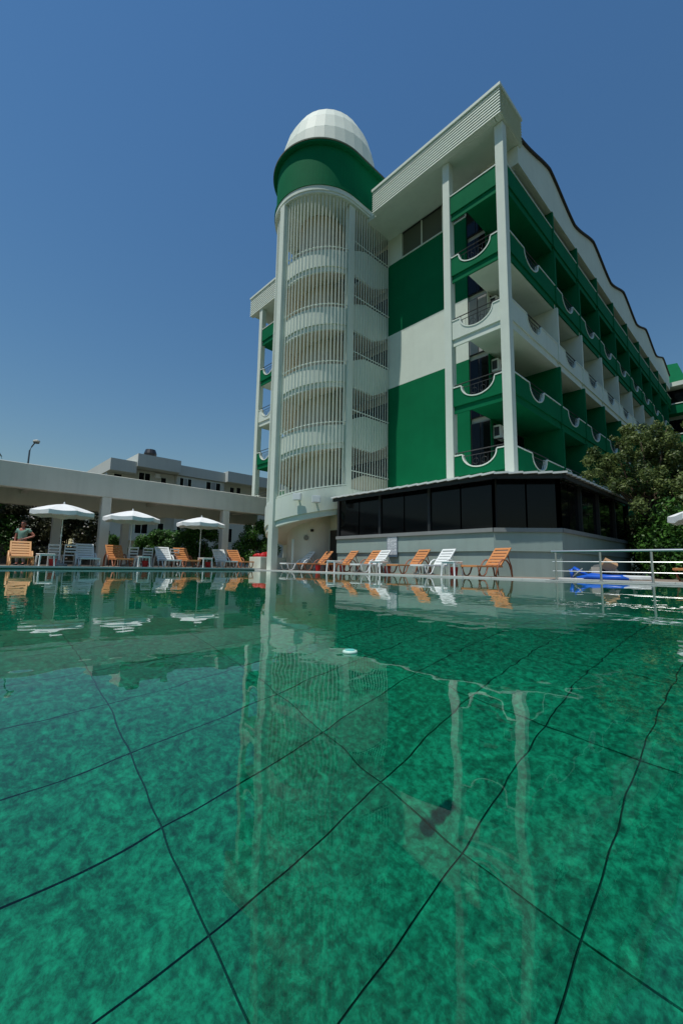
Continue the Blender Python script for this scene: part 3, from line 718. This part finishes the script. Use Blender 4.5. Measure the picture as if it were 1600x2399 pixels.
def make_bucket():
    t = proto('bucket', 'x', 'bucket', 'red buckets under the tables')
    o = MB().lathe([(.10,.0),(.13,.27),(.14,.28),(.125,.28),(.10,.03)], 14).build('bucket_body', RED); o.parent = t
    o = MB().tube([(.13*math.cos(a),0,.27+.02-.10*math.sin(a)*0+.0+.09*math.sin(a)) for a in [math.pi*i/8 for i in range(9)]], .006, 4).build('handle', DKMETAL); o.parent = t
    return t
bk = make_bucket()
for i, (x,y,z,lab) in enumerate(((-19.05,3.1,LZ,'red bucket under the far left table'),(-19.1,6.45,LZ,'red bucket under the table by the middle umbrella'),(-19.15,9.35,LZ,'red bucket under the table by the third umbrella'),
    (-14.75,12.5,ZR+.01,'red bucket under the loungers by the tower'),(-13.1,12.45,ZR+.01,'red bucket in front of the pavilion wall left end'),(-10.6,12.45,ZR+.01,'red bucket below the notice board lounger'),(-7.62,12.3,ZR+.01,'red bucket beside the nearest orange lounger'))):
    place(bk, (x,y,z), 0, lab, first=(i == 0))
def make_chair():
    t = proto('garden_chair', 'x', 'chair', 'white chairs behind the loungers')
    def P(mb, nm): o = mb.build(nm, WPLAST); o.parent = t
    P(MB().box(-.22,.22,-.22,.22,.42,.46), 'seat')
    for sx in (-1,1):
        P(MB().tube([(sx*.2,-.2,.43),(sx*.22,-.24,0)], .022, 6), 'leg'); P(MB().tube([(sx*.2,.2,0),(sx*.2,.2,.45),(sx*.2,.27,.88)], .022, 6), 'leg')
    for z in (.58,.70,.84): P(MB().box(-.2,.2,.2+(z-.45)*.16,.225+(z-.45)*.16,z-.03,z+.03), 'back_slat')
    P(MB().box(-.2,.2,-.21,-.19,.18,.21), 'stretcher')
    return t
ch = make_chair()
for i, (x,y,rz,lab) in enumerate(((-20.3,3.85,-1.6,'white garden chair behind the umbrella base'),(-20.6,3.4,-1.8,'shaded garden chair left of the umbrella pole'),(-20.4,6.25,-1.5,'white garden chair behind the orange lounger by the pier'),(-20.6,7.0,-1.7,'shaded garden chair left of the middle white lounger'),(-20.4,8.1,-1.5,'white garden chair between white and orange loungers'))):
    place(ch, (x,y,LZ), rz, lab, first=(i == 0))

def make_umbrella():
    t = proto('umbrella', 'x', 'umbrella', 'white poolside umbrellas')
    R, n, sub = 1.14, 8, 4
    def rim(k): return 2*math.pi*k/(n*sub)
    rings = []
    for fr, zz in ((.02,2.46),(.25,2.41),(.5,2.335),(.75,2.24),(1,2.13)):
        rg = []
        for k in range(n*sub):
            q = (k % sub)/sub; sag = math.sin(math.pi*q); rr = R*fr*(1-.075*sag*1.0); rg.append((rr*math.cos(rim(k)), rr*math.sin(rim(k)), zz-.035*sag*fr))
        rings.append(rg)
    m = MB(); m.loft(rings, True, False)
    o = m.build('canopy', CANVAS, None, False); o.parent = t; sm = o.modifiers.new('t','SOLIDIFY'); sm.thickness = .006
    for k in range(n):
        rg0, rg1 = [], []
        for j in range(sub+1):
            x,y,z = rings[-1][(k*sub+j) % (n*sub)]; rg0.append((x,y,z)); rg1.append((x*1.005,y*1.005,z-.15-.02*math.sin(j*2.2+k)))
        v = MB(); v.loft([rg0,rg1], False, False); ov = v.build('valance', CANVAS); ov.parent = t; ov.modifiers.new('t','SOLIDIFY').thickness = .005
        a = 2*math.pi*k/n; rb = MB().tube([(.03*math.cos(a),.03*math.sin(a),2.40),(R*.97*math.cos(a),R*.97*math.sin(a),2.10)], .009, 4).build('rib', WPLAST); rb.parent = t
        st = MB().tube([(.04*math.cos(a),.04*math.sin(a),1.85),(.6*R*math.cos(a),.6*R*math.sin(a),2.23)], .007, 4).build('strut', WPLAST); st.parent = t
    o = MB().tube([(0,0,.0),(0,0,2.5)], .022, 8).build('pole', WPLAST); o.parent = t
    o = MB().lathe([(.01,2.56),(.035,2.5),(.03,2.47)], 8).build('finial', WPLAST); o.parent = t
    o = MB().lathe([(.30,0),(.31,.05),(.27,.10),(.06,.12),(.05,.24)], 16).build('base', CONC); o.parent = t
    o = MB().lathe([(.035,1.15),(.035,1.25)], 8).build('joint', WPLAST); o.parent = t
    return t
um = make_umbrella()
for i, (x,y,z,rz,lab) in enumerate(((-19.8,3.42,LZ,.2,'leftmost white poolside umbrella, near the standing person'),(-19.85,6.02,LZ,.5,'middle white poolside umbrella right of the big pier'),(-19.85,9.22,LZ,.3,'third white poolside umbrella left of the stair tower'),(-1.0,13.85,ZR-.45,.1,'white umbrella cut off at the right edge'))):
    place(um, (x,y,z), rz, lab, first=(i == 0))

# white block with red things
wb = bevel(MB().box(-19.75,-18.65,11.95,13.6,ZR-.02,.68).build('masonry_block', WHITE), .015); tag(wb, 'low white masonry block left of the tower column', 'block')
rb = thing('folded_towels', 'crumpled red towels on the white block', 'towels', (-19.2, 12.4, .68))
for i in range(5):
    x,y = -19.3+rnd.uniform(-.12,.3), 12.15+i*.12; w_ = rnd.uniform(.16,.26)
    o = MB().lathe([(.01,0),(w_,.02),(w_*.95,.09),(w_*.5,.16+.03*i),(.01,.17+.03*i)], 9, (x,y), ph=i).build('towel', RED, rb); o.location.z = .68

# railing on the footbridge
fb = thing('footbridge', 'dark narrow slab with steel railing across the pool corner', 'railing', (0, 11.6, 0))
part('slab', mat('slab_dark', (.05,.055,.05), .5), (KX0-.1, 7, YR-.05, YR+.30, -.16, .022), par=fb)
part('edge_strip', COPE, (KX0-.1, 7, YR-.075, YR-.052, .004, .028), par=fb); part('edge_strip', COPE, (KX0-.1, 7, YR+.302, YR+.325, .004, .028), par=fb)
for i in range(9):
    x = -4.22+i*1.03; p_ = MB().tube([(x,YR+.08,.02),(x,YR+.08,.74)], .026, 8).build('post', STEEL, fb); MB().lathe([(.055,.023),(.055,.038),(.03,.045)], 10, (x,YR+.08)).build('foot_plate', STEEL, p_)
MB().tube([(-4.32,YR+.08,.765),(5,YR+.08,.765)], .030, 8).build('top_rail', STEEL, fb)
for z in (.50,.26): MB().tube([(-4.30,YR+.08,z),(5,YR+.08,z)], .012, 6).build('mid_rail', STEEL, fb)

# things on the deck behind the railing
bl = thing('inflatable_mattress', 'crumpled bright blue inflatable mattress behind the railing', 'inflatable', (-3.8, 13.6, ZR))
def lump(path, r, m, par, nm, n=8, flat=None): return MB().tube(path, r, n, flat).build(nm, m, par, True)
for i in range(4):
    y = 13.45+i*.16; lump([(-4.3,y,.08),(-4.0,y+.02,.11+.02*i),(-3.6,y,.09),(-3.2,y-.02,.10),(-3.02,y,.07)], [.03,.075,.085,.08,.03], BLUE, bl, 'tube_section')
lump([(-4.45,13.6,.05),(-4.5,13.6,.30),(-4.42,13.62,.36),(-4.2,13.62,.22),(-4.0,13.6,.14)], [.05,.06,.05,.05,.03], BLUE, bl, 'raised_end')
lump([(-4.42,13.5,.10),(-4.15,13.5,.34)], .018, SHUT, bl, 'pole')
wf = thing('float_board', 'white foam float board at the end of the blue mattress', 'float', (-2.95, 13.75, ZR))
bevel(MB().prism([(-3.2,13.55),(-2.75,13.5),(-2.55,13.62),(-2.6,13.85),(-3.2,14.0)], .05, .17).build('board', WPLAST, wf), .03, 2)
wf2 = bevel(MB().box(-4.75,-4.1,13.28,13.42,ZR+.01,.06).build('white_plank', WPLAST), .01); tag(wf2, 'thin white plank lying left of the blue mattress', 'plank')
bx = MB().box(-.17,.17,-.14,.14,0,.26).build('cardboard_box', BOXM); bx.location = (-3.66,13.95,.33); bx.rotation_euler = (.35,.5,.4); tag(bx, 'tilted brown cardboard box on top of the blue pile', 'box')
bx2 = MB().box(-.12,.12,-.1,.1,0,.30).build('cardboard_box', BOXM2); bx2.location = (-3.92,13.9,ZR+.06); bx2.rotation_euler = (0,0,.3); tag(bx2, 'small pale board box standing in the blue pile', 'box')
bg_ = MB().lathe([(.02,0),(.36,.05),(.42,.22),(.25,.42),(.02,.46)], 10, (-3.85,14.35)).build('dark_sack', mat('sack', (.10,.11,.11), .9, .2, 6)); bg_.location.z = ZR; tag(bg_, 'dark grey sack behind the blue mattress', 'sack')
# floating dispenser
fl = thing('pool_floater', 'small round turquoise floating dispenser on the water', 'floater', (-1.08, 1.07, 0))
CY = mat('cyan_plastic', (.14,.55,.50), .35); CYW = mat('pale_plastic', (.50,.72,.62), .35)
MB().lathe([(.012,-.012),(.024,-.004),(.027,.003),(.024,.008),(.019,.009)], 20, (-1.08,1.07)).build('rim', CYW, fl, True)
MB().lathe([(.018,.005),(.018,.0105),(.004,.011)], 16, (-1.08,1.07)).build('cap', CY, fl)

# street lamp
sl_ = thing('street_lamp', 'thin street lamp rising above the beige walkway roof', 'street lamp', (-36.2, 3.85, 0))
MB().tube([(-36.2,3.85,0),(-36.2,3.85,6),(-36.15,3.86,7.95),(-36.05,3.95,8.25),(-35.9,4.1,8.55)], [.09,.06,.05,.045,.04], 8).build('pole', STREET, sl_)
MB().lathe([(.05,8.5),(.18,8.53),(.22,8.60),(.2,8.68),(.05,8.74)], 10, (-35.84,4.16)).build('lamp_head', BEIGE, sl_)
MB().lathe([(.17,8.48),(.19,8.529)], 10, (-35.84,4.16)).build('lamp_glass', STREET, sl_)

# ================================================================== vegetation
def leaf_cloud(name, clumps, nleaf, size, m, par, seed, aspect=2.2, shell=.55, up=.3):
    rg = np.random.default_rng(seed)
    C = np.array([c[:3] for c in clumps]); RR = np.array([c[3:6] if len(c) >= 6 else (c[3],)*3 for c in clumps])
    wts = RR.prod(1)**(2/3); idx = rg.choice(len(C), nleaf, p=wts/wts.sum())
    d = rg.normal(size=(nleaf,3)); d /= np.linalg.norm(d,axis=1)[:,None]
    rad = (shell+(1-shell)*rg.random(nleaf))**.8*(1+.18*rg.normal(size=nleaf)*.5)
    P = C[idx]+d*RR[idx]*rad[:,None]
    nrm = d+rg.normal(size=(nleaf,3))*.7; nrm[:,2] += up; nrm /= np.linalg.norm(nrm,axis=1)[:,None]
    t = np.cross(nrm, rg.normal(size=(nleaf,3))); t /= np.linalg.norm(t,axis=1)[:,None]; b = np.cross(nrm,t)
    s = size*rg.uniform(.6,1.3,nleaf)[:,None]; w = s/aspect
    V = np.stack([P-t*s*.5, P+b*w*.5+nrm*s*.06, P+t*s*.5, P-b*w*.5+nrm*s*.06],1).reshape(-1,3)
    F = np.arange(nleaf*4,dtype=np.int32)
    me = bpy.data.meshes.new(name); me.vertices.add(nleaf*4); me.vertices.foreach_set('co', V.ravel())
    me.loops.add(nleaf*4); me.loops.foreach_set('vertex_index', F)
    me.polygons.add(nleaf); me.polygons.foreach_set('loop_start', np.arange(0,nleaf*4,4,dtype=np.int32)); me.polygons.foreach_set('loop_total', np.full(nleaf,4,dtype=np.int32))
    tint = np.clip(rg.normal(.45,.28,nleaf)+(rg.random(len(C))[idx]-.5)*.5,0,1)
    at = me.attributes.new('tint','FLOAT','POINT'); at.data.foreach_set('value', np.repeat(tint,4).astype(np.float32))
    me.materials.append(m); me.update(calc_edges=True)
    o = bpy.data.objects.new(name, me); COL.objects.link(o)
    if par: attach(o, par)
    return o
def branchy(name, base, tips, r0, par, m=BARK):
    mb = MB(); base = Vector(base)
    for tp in tips:
        tp = Vector(tp); mid = base.lerp(tp,.5)+Vector((rnd.uniform(-.25,.25),rnd.uniform(-.25,.25),rnd.uniform(0,.3)))
        mb.tube([base, base.lerp(mid,.5), mid, mid.lerp(tp,.6), tp], [r0,r0*.8,r0*.55,r0*.35,r0*.12], 6)
    return mb.build(name, m, par, True)
# big tree beside the pavilion
tree = thing('olive_tree', 'dusty olive-green tree in front of the hotel long side', 'tree', (-3.6, 21.0, 0))
MB().tube([(-3.6,21,0),(-3.55,21,.8),(-3.7,21.1,1.6),(-3.8,21.2,2.4)], [.24,.19,.16,.13], 8).build('trunk', BARK, tree, True)
tips = []; clumps = []
rt = random.Random(11)
for cx,cy2,cz,r in ((-4.1,21.6,6.2,.75),(-3.9,21.4,5.4,.9),(-4.8,20.8,5.3,.8),(-5.5,20.4,4.6,.7),(-5.3,20.6,4.2,.9),(-4.4,21,4.6,1.0),(-3.4,21.6,4.9,.9),(-2.7,22.2,5.2,.9),(-3.2,21.9,6.3,.6),(-3.3,21.2,3.8,1.1),(-2.3,21.6,3.9,1.1),(-4.4,20.6,3.5,.9),(-2.6,20.9,2.9,1.0),(-1.6,21.8,3.1,1.1),(-1.8,22.3,4.4,1.0),(-3.7,20.8,2.6,.9),(-2.1,21,2.2,.8),(-1.0,22,2.3,.9),(-4.9,21.3,6.0,.45),(-3.6,21.9,5.9,.5)):
    tips.append((cx,cy2,cz))
    for _ in range(9):
        clumps.append((cx+rt.gauss(0,r*.55), cy2+rt.gauss(0,r*.55), cz+rt.gauss(0,r*.42), r*rt.uniform(.18,.42)))
branchy('branch', (-3.8,21.2,2.3), tips, .085, tree)
leaf_cloud('crown', clumps, 36000, .135, LEAF_OLIVE, tree, 5, 2.2, .3)
gt = thing('added_shade_tree', 'added dark green tree behind the olive tree, shading the hotel side', 'tree', (-3.0, 31, 0))  # tree added to block sky light from the hotel's long side
MB().tube([(-3,31,-.1),(-2.9,31,1.6),(-3,31.1,3)], [.22,.17,.12], 8).build('trunk', BARK, gt, True)
gc = [(-3+rt.gauss(0,1.2), 31+rt.gauss(0,1.3), 4.4+rt.gauss(0,1.0), rt.uniform(.4,.8)) for _ in range(60)]
branchy('branch', (-3,31.1,2.9), [c[:3] for c in gc[:8]], .08, gt); leaf_cloud('crown', gc, 18000, .2, LEAF_DARK, gt, 44, 2.0, .3)
# shrubs on the left
def bush(name, label, x, y, rx, ry, z0, z1, n, size, m, seed, cl=14, flowers=0):
    t = thing(name, label, 'shrub', (x,y,0)); rr = random.Random(seed); cs = []
    for _ in range(cl*3):
        a = rr.uniform(0,6.28); q = math.sqrt(rr.random()); h = rr.random()
        k = math.sqrt(max(.1,1-(h*.9)**2)); r = rr.uniform(.26,.48)*min(rx,ry)
        cs.append((x+rx*q*k*math.cos(a), y+ry*q*k*math.sin(a), z0+(z1-z0)*h, r))
    leaf_cloud('foliage', cs, n, size, m, t, seed, 2.0, .4)
    for s in range(3): MB().tube([(x+(s-1)*.15,y,0),(x+(s-1)*.3,y+.1*s,z0+.5*(z1-z0))], [.05,.02], 6).build('stem', BARK, t)
    if flowers:
        fm = MB()
        for _ in range(flowers):
            c = rr.choice(cs); px,py,pz = c[0]+c[3]*1.0*rr.uniform(.6,1.1), c[1]+rr.uniform(-c[3],c[3]), c[2]+rr.uniform(-c[3],c[3])
            fm.lathe([(.01,pz-.03),(.05,pz-.01),(.055,pz+.02),(.01,pz+.05)], 5, (px,py), ph=rr.random())
        tag(fm.build('blossom', FLOWER, t), kind='stuff')
    return t
bush('leafy_hedge', 'tall dark green hedge behind the standing person', -27.9, -1.6, 1.8, 5.0, .5, 4.6, 60000, .19, LEAF_DARK, 21, 60, 40)
bush('oleander_bush', 'white flowering oleander behind the leftmost umbrella', -27.9, 5.0, 1.3, 2.3, .5, 4.2, 34000, .15, LEAF_MID, 22, 34, 120)
bush('oleander_bush', 'small flowering oleander beside the back pier', -27.6, 2.6, 1.0, 1.2, .8, 3.4, 14000, .15, LEAF_MID, 27, 12, 50)
bush('green_shrub', 'small bright shrub right of the big pier', -26.2, 7.2, .5, .7, .9, 1.75, 2600, .12, LEAF_DARK, 23, 8)
bush('green_shrub', 'rounded green shrub behind the third umbrella', -24.4, 11.35, 1.0, 1.5, .7, 2.35, 14000, .13, LEAF_DARK, 24, 14)
bush('green_shrub', 'dense green shrub left of the stair tower', -22.3, 13.9, 1.0, 1.3, .6, 2.75, 14000, .12, LEAF_DARK, 25, 14)
bush('green_shrub', 'low dark shrub between the walkway piers', -27.6, 10.2, 1.0, 2.0, .5, 2.2, 12000, .15, LEAF_DARK, 26, 10)
bush('shade_shrub', 'added dark shrub standing for the shade under the olive tree', -2.6, 20.6, 1.5, 1.6, .3, 2.6, 12000, .16, LEAF_DARK, 31, 16)  # these dark shrubs are added to stand in for shade under the tree
bush('shade_shrub', 'added tall dark shrub behind the right edge umbrella', 1.4, 22.0, 2.2, 2.0, .3, 3.6, 16000, .18, LEAF_DARK, 32, 18)
bush('shade_shrub', 'added dark shrub between pavilion end and olive tree', -4.2, 24.6, 1.2, 1.6, .3, 3.2, 10000, .17, LEAF_DARK, 33, 14)
# palm at the left border
pl = thing('palm_tree', 'palm frond tips at the left picture edge', 'palm', (-39.3, 1.75, 0))
MB().tube([(-39.3,1.75,0),(-39.25,1.75,4),(-39.3,1.75,8.2)], [.2,.16,.14], 8).build('trunk', BARK, pl, True)
for i in range(14):
    a = i*2.4; L = 1.0; fr = MB(); pp = []
    for j in range(7): q = j/6; pp.append(Vector((-39.3+math.cos(a)*L*q*.9, 1.75+math.sin(a)*L*q*.9, 8.2+.8*q*(1.1-q*1.5)*(1+.4*(i%3)))))
    for j in range(6):
        t = (pp[j+1]-pp[j]).normalized(); sd = t.cross(Vector((0,0,1))).normalized()
        for s in (-1,1): fr.add([pp[j], pp[j]+t*.12, pp[j]+t*.2+sd*s*.26-Vector((0,0,.1))], [(0,1,2)])
    fr.tube(pp, .012, 4); fr.build('frond', LEAF_DARK, pl)

# ================================================================== standing person
per = thing('person', 'person in a pale green t-shirt and sunglasses standing with bent arm', 'person', (-21.15, 2.35, ZL))
SKIN = mat('skin', (.46,.18,.13), .5, .06, 8); SHIRT = mat('green_shirt', (.20,.36,.29), .85, .08, 9, .2, 60); TROU = mat('grey_trousers', (.16,.17,.17), .85, .08, 8); HAIR = mat('dark_hair', (.03,.025,.02), .8); SHOE = mat('dark_shoe', (.03,.03,.03), .6)
def skin_body(name, verts, edges, radii, m, par, lvl=2):
    me = bpy.data.meshes.new(name); me.from_pydata(verts, edges, []); o = bpy.data.objects.new(name, me); COL.objects.link(o)
    sk = o.modifiers.new('skin','SKIN'); sk.use_smooth_shade = True
    for i, r in enumerate(radii): d = me.skin_vertices[0].data[i]; d.radius = r if isinstance(r, tuple) else (r,r)
    me.skin_vertices[0].data[0].use_root = True
    ss = o.modifiers.new('sub','SUBSURF'); ss.levels = lvl; ss.render_levels = lvl
    me.materials.append(m); o.parent = par; return o
# local frame: +y faces the camera side, x to the person's left; z up
H = 1.76
bv = [(0,0,.96),(0,0,1.12),(0,.01,1.28),(0,0,1.42),(0,.0,1.50),(0,.02,1.56),
      (.10,0,.90),(.11,.02,.50),(.115,-.02,.09),(.12,.10,.04),
      (-.10,0,.90),(-.12,.03,.50),(-.13,0,.09),(-.14,.12,.04),
      (-.19,0,1.42),(-.42,-.04,1.19),(-.20,.15,1.07),(-.14,.18,1.05),
      (.19,0,1.42),(.25,.0,1.14),(.24,.06,.90),(.235,.08,.84)]
be = [(0,1),(1,2),(2,3),(3,4),(4,5),(0,6),(6,7),(7,8),(8,9),(0,10),(10,11),(11,12),(12,13),(3,14),(14,15),(15,16),(16,17),(3,18),(18,19),(19,20),(20,21)]
br = [(.155,.11),(.145,.105),(.165,.12),(.13,.095),.055,.05,(.085,.09),.058,.04,.035,(.085,.09),.058,.04,.035,.06,.042,.032,.03,.06,.042,.032,.03]
body = skin_body('body', bv, be, br, SKIN, per)
# clothes follow the body a little larger
shirt = skin_body('shirt', [(0,0,.93),(0,0,1.10),(0,.01,1.28),(0,0,1.42),(0,0,1.475),(-.19,0,1.42),(-.30,-.02,1.31),(.19,0,1.42),(.228,0,1.27)], [(0,1),(1,2),(2,3),(3,4),(3,5),(5,6),(3,7),(7,8)], [(.178,.128),(.165,.122),(.182,.135),(.145,.108),.065,.075,.068,.075,.068], SHIRT, per)
trs = skin_body('trousers', [(0,0,.98),(0,0,.90),(.10,0,.84),(.115,.02,.50),(.118,-.02,.10),(-.10,0,.84),(-.125,.03,.50),(-.133,0,.10)], [(0,1),(1,2),(2,3),(3,4),(1,5),(5,6),(6,7)], [(.168,.122),(.165,.122),(.1,.105),.074,.062,(.1,.105),.074,.062], TROU, per)
for sx, y in ((.12,.05),(-.138,.06)):
    skin_body('shoe', [(sx,y-.09,.05),(sx,y,.045),(sx,y+.13,.035)], [(0,1),(1,2)], [(.045,.045),(.05,.042),(.045,.03)], SHOE, per)
head = MB()
rings = []
for zz, rx, ry, oy in ((1.545,.045,.05,.03),(1.565,.062,.075,.035),(1.60,.07,.09,.03),(1.64,.075,.098,.02),(1.68,.078,.10,.012),(1.72,.074,.095,.006),(1.755,.055,.072,.0),(1.772,.02,.03,.0)):
    rings.append([(rx*math.cos(2*math.pi*k/14), oy+ry*math.sin(2*math.pi*k/14), zz) for k in range(14)])
head.loft(rings); hd = head.build('head', SKIN, None, True); hd.parent = per
def sub(mb, nm, m, par, smooth=True): o = mb.build(nm, m, None, smooth); o.parent = par; return o
sub(MB().loft([[(.02*math.cos(a),.115+.012*math.sin(a),1.615) for a in [6.28*k/8 for k in range(8)]],[(.012*math.cos(a),.125+.012*math.sin(a),1.63) for a in [6.28*k/8 for k in range(8)]],[(.008*math.cos(a),.108+.01*math.sin(a),1.67) for a in [6.28*k/8 for k in range(8)]]]), 'nose', SKIN, hd)
sub(MB().box(-.025,.025,.108,.118,1.585,1.594), 'mouth', mat('lips',(.30,.10,.08),.5), hd)
for sx in (-1,1): sub(MB().lathe([(.005,-.03),(.018,-.02),(.02,.01),(.008,.03)], 8, (sx*.078,.01)), 'ear', SKIN, hd).location.z = 1.645
sub(MB().box(-.066,-.006,.108,.122,1.645,1.682).box(.006,.066,.108,.122,1.645,1.682).box(-.08,.08,.104,.11,1.676,1.684), 'sunglasses', DKMETAL, hd, False)
hr = MB(); rings = []
for zz, rx, ry, oy in ((1.63,.079,.06,-.045),(1.68,.084,.085,-.022),(1.73,.082,.103,.0),(1.77,.064,.085,.0),(1.795,.02,.03,-.005)):
    rings.append([(rx*math.cos(2*math.pi*k/14), oy+ry*math.sin(2*math.pi*k/14), zz) for k in range(14)])
hr.loft(rings); sub(hr, 'hair', HAIR, hd)
for (wx,wy,wz),(dx,dy,dzz) in (((-.14,.18,1.05),(.8,.35,-.25)),((.235,.08,.84),(.0,.2,-1))):      # hands: palm and five fingers
    D = Vector((dx,dy,dzz)).normalized(); S_ = D.cross(Vector((0,1,.3))).normalized(); Wp = Vector((wx,wy,wz))
    hv = [tuple(Wp-D*.02), tuple(Wp+D*.045), tuple(Wp+D*.085)]; skin_body('hand', hv, [(0,1),(1,2)], [(.028,.02),(.042,.018),(.038,.015)], SKIN, per, 1)
    for k in range(5):
        if k < 4: o0 = Wp+D*.085+S_*(.030-.020*k); ln = (.065,.075,.07,.055)[k]; dd = D
        else: o0 = Wp+D*.03+S_*.04; ln = .055; dd = (D+S_*.8).normalized()
        bend = Vector((0,-.25,-.25)); p1 = o0+dd*ln*.5; p2 = p1+(dd+bend*.6).normalized()*ln*.5
        sub(MB().tube([o0,p1,p2],[.0095,.009,.007],6), 'finger', SKIN, per)
per.location = (-21.15, 2.35, ZL); per.rotation_euler = (0,0,R_(-125))
for c in per.children: c.matrix_parent_inverse = Matrix()
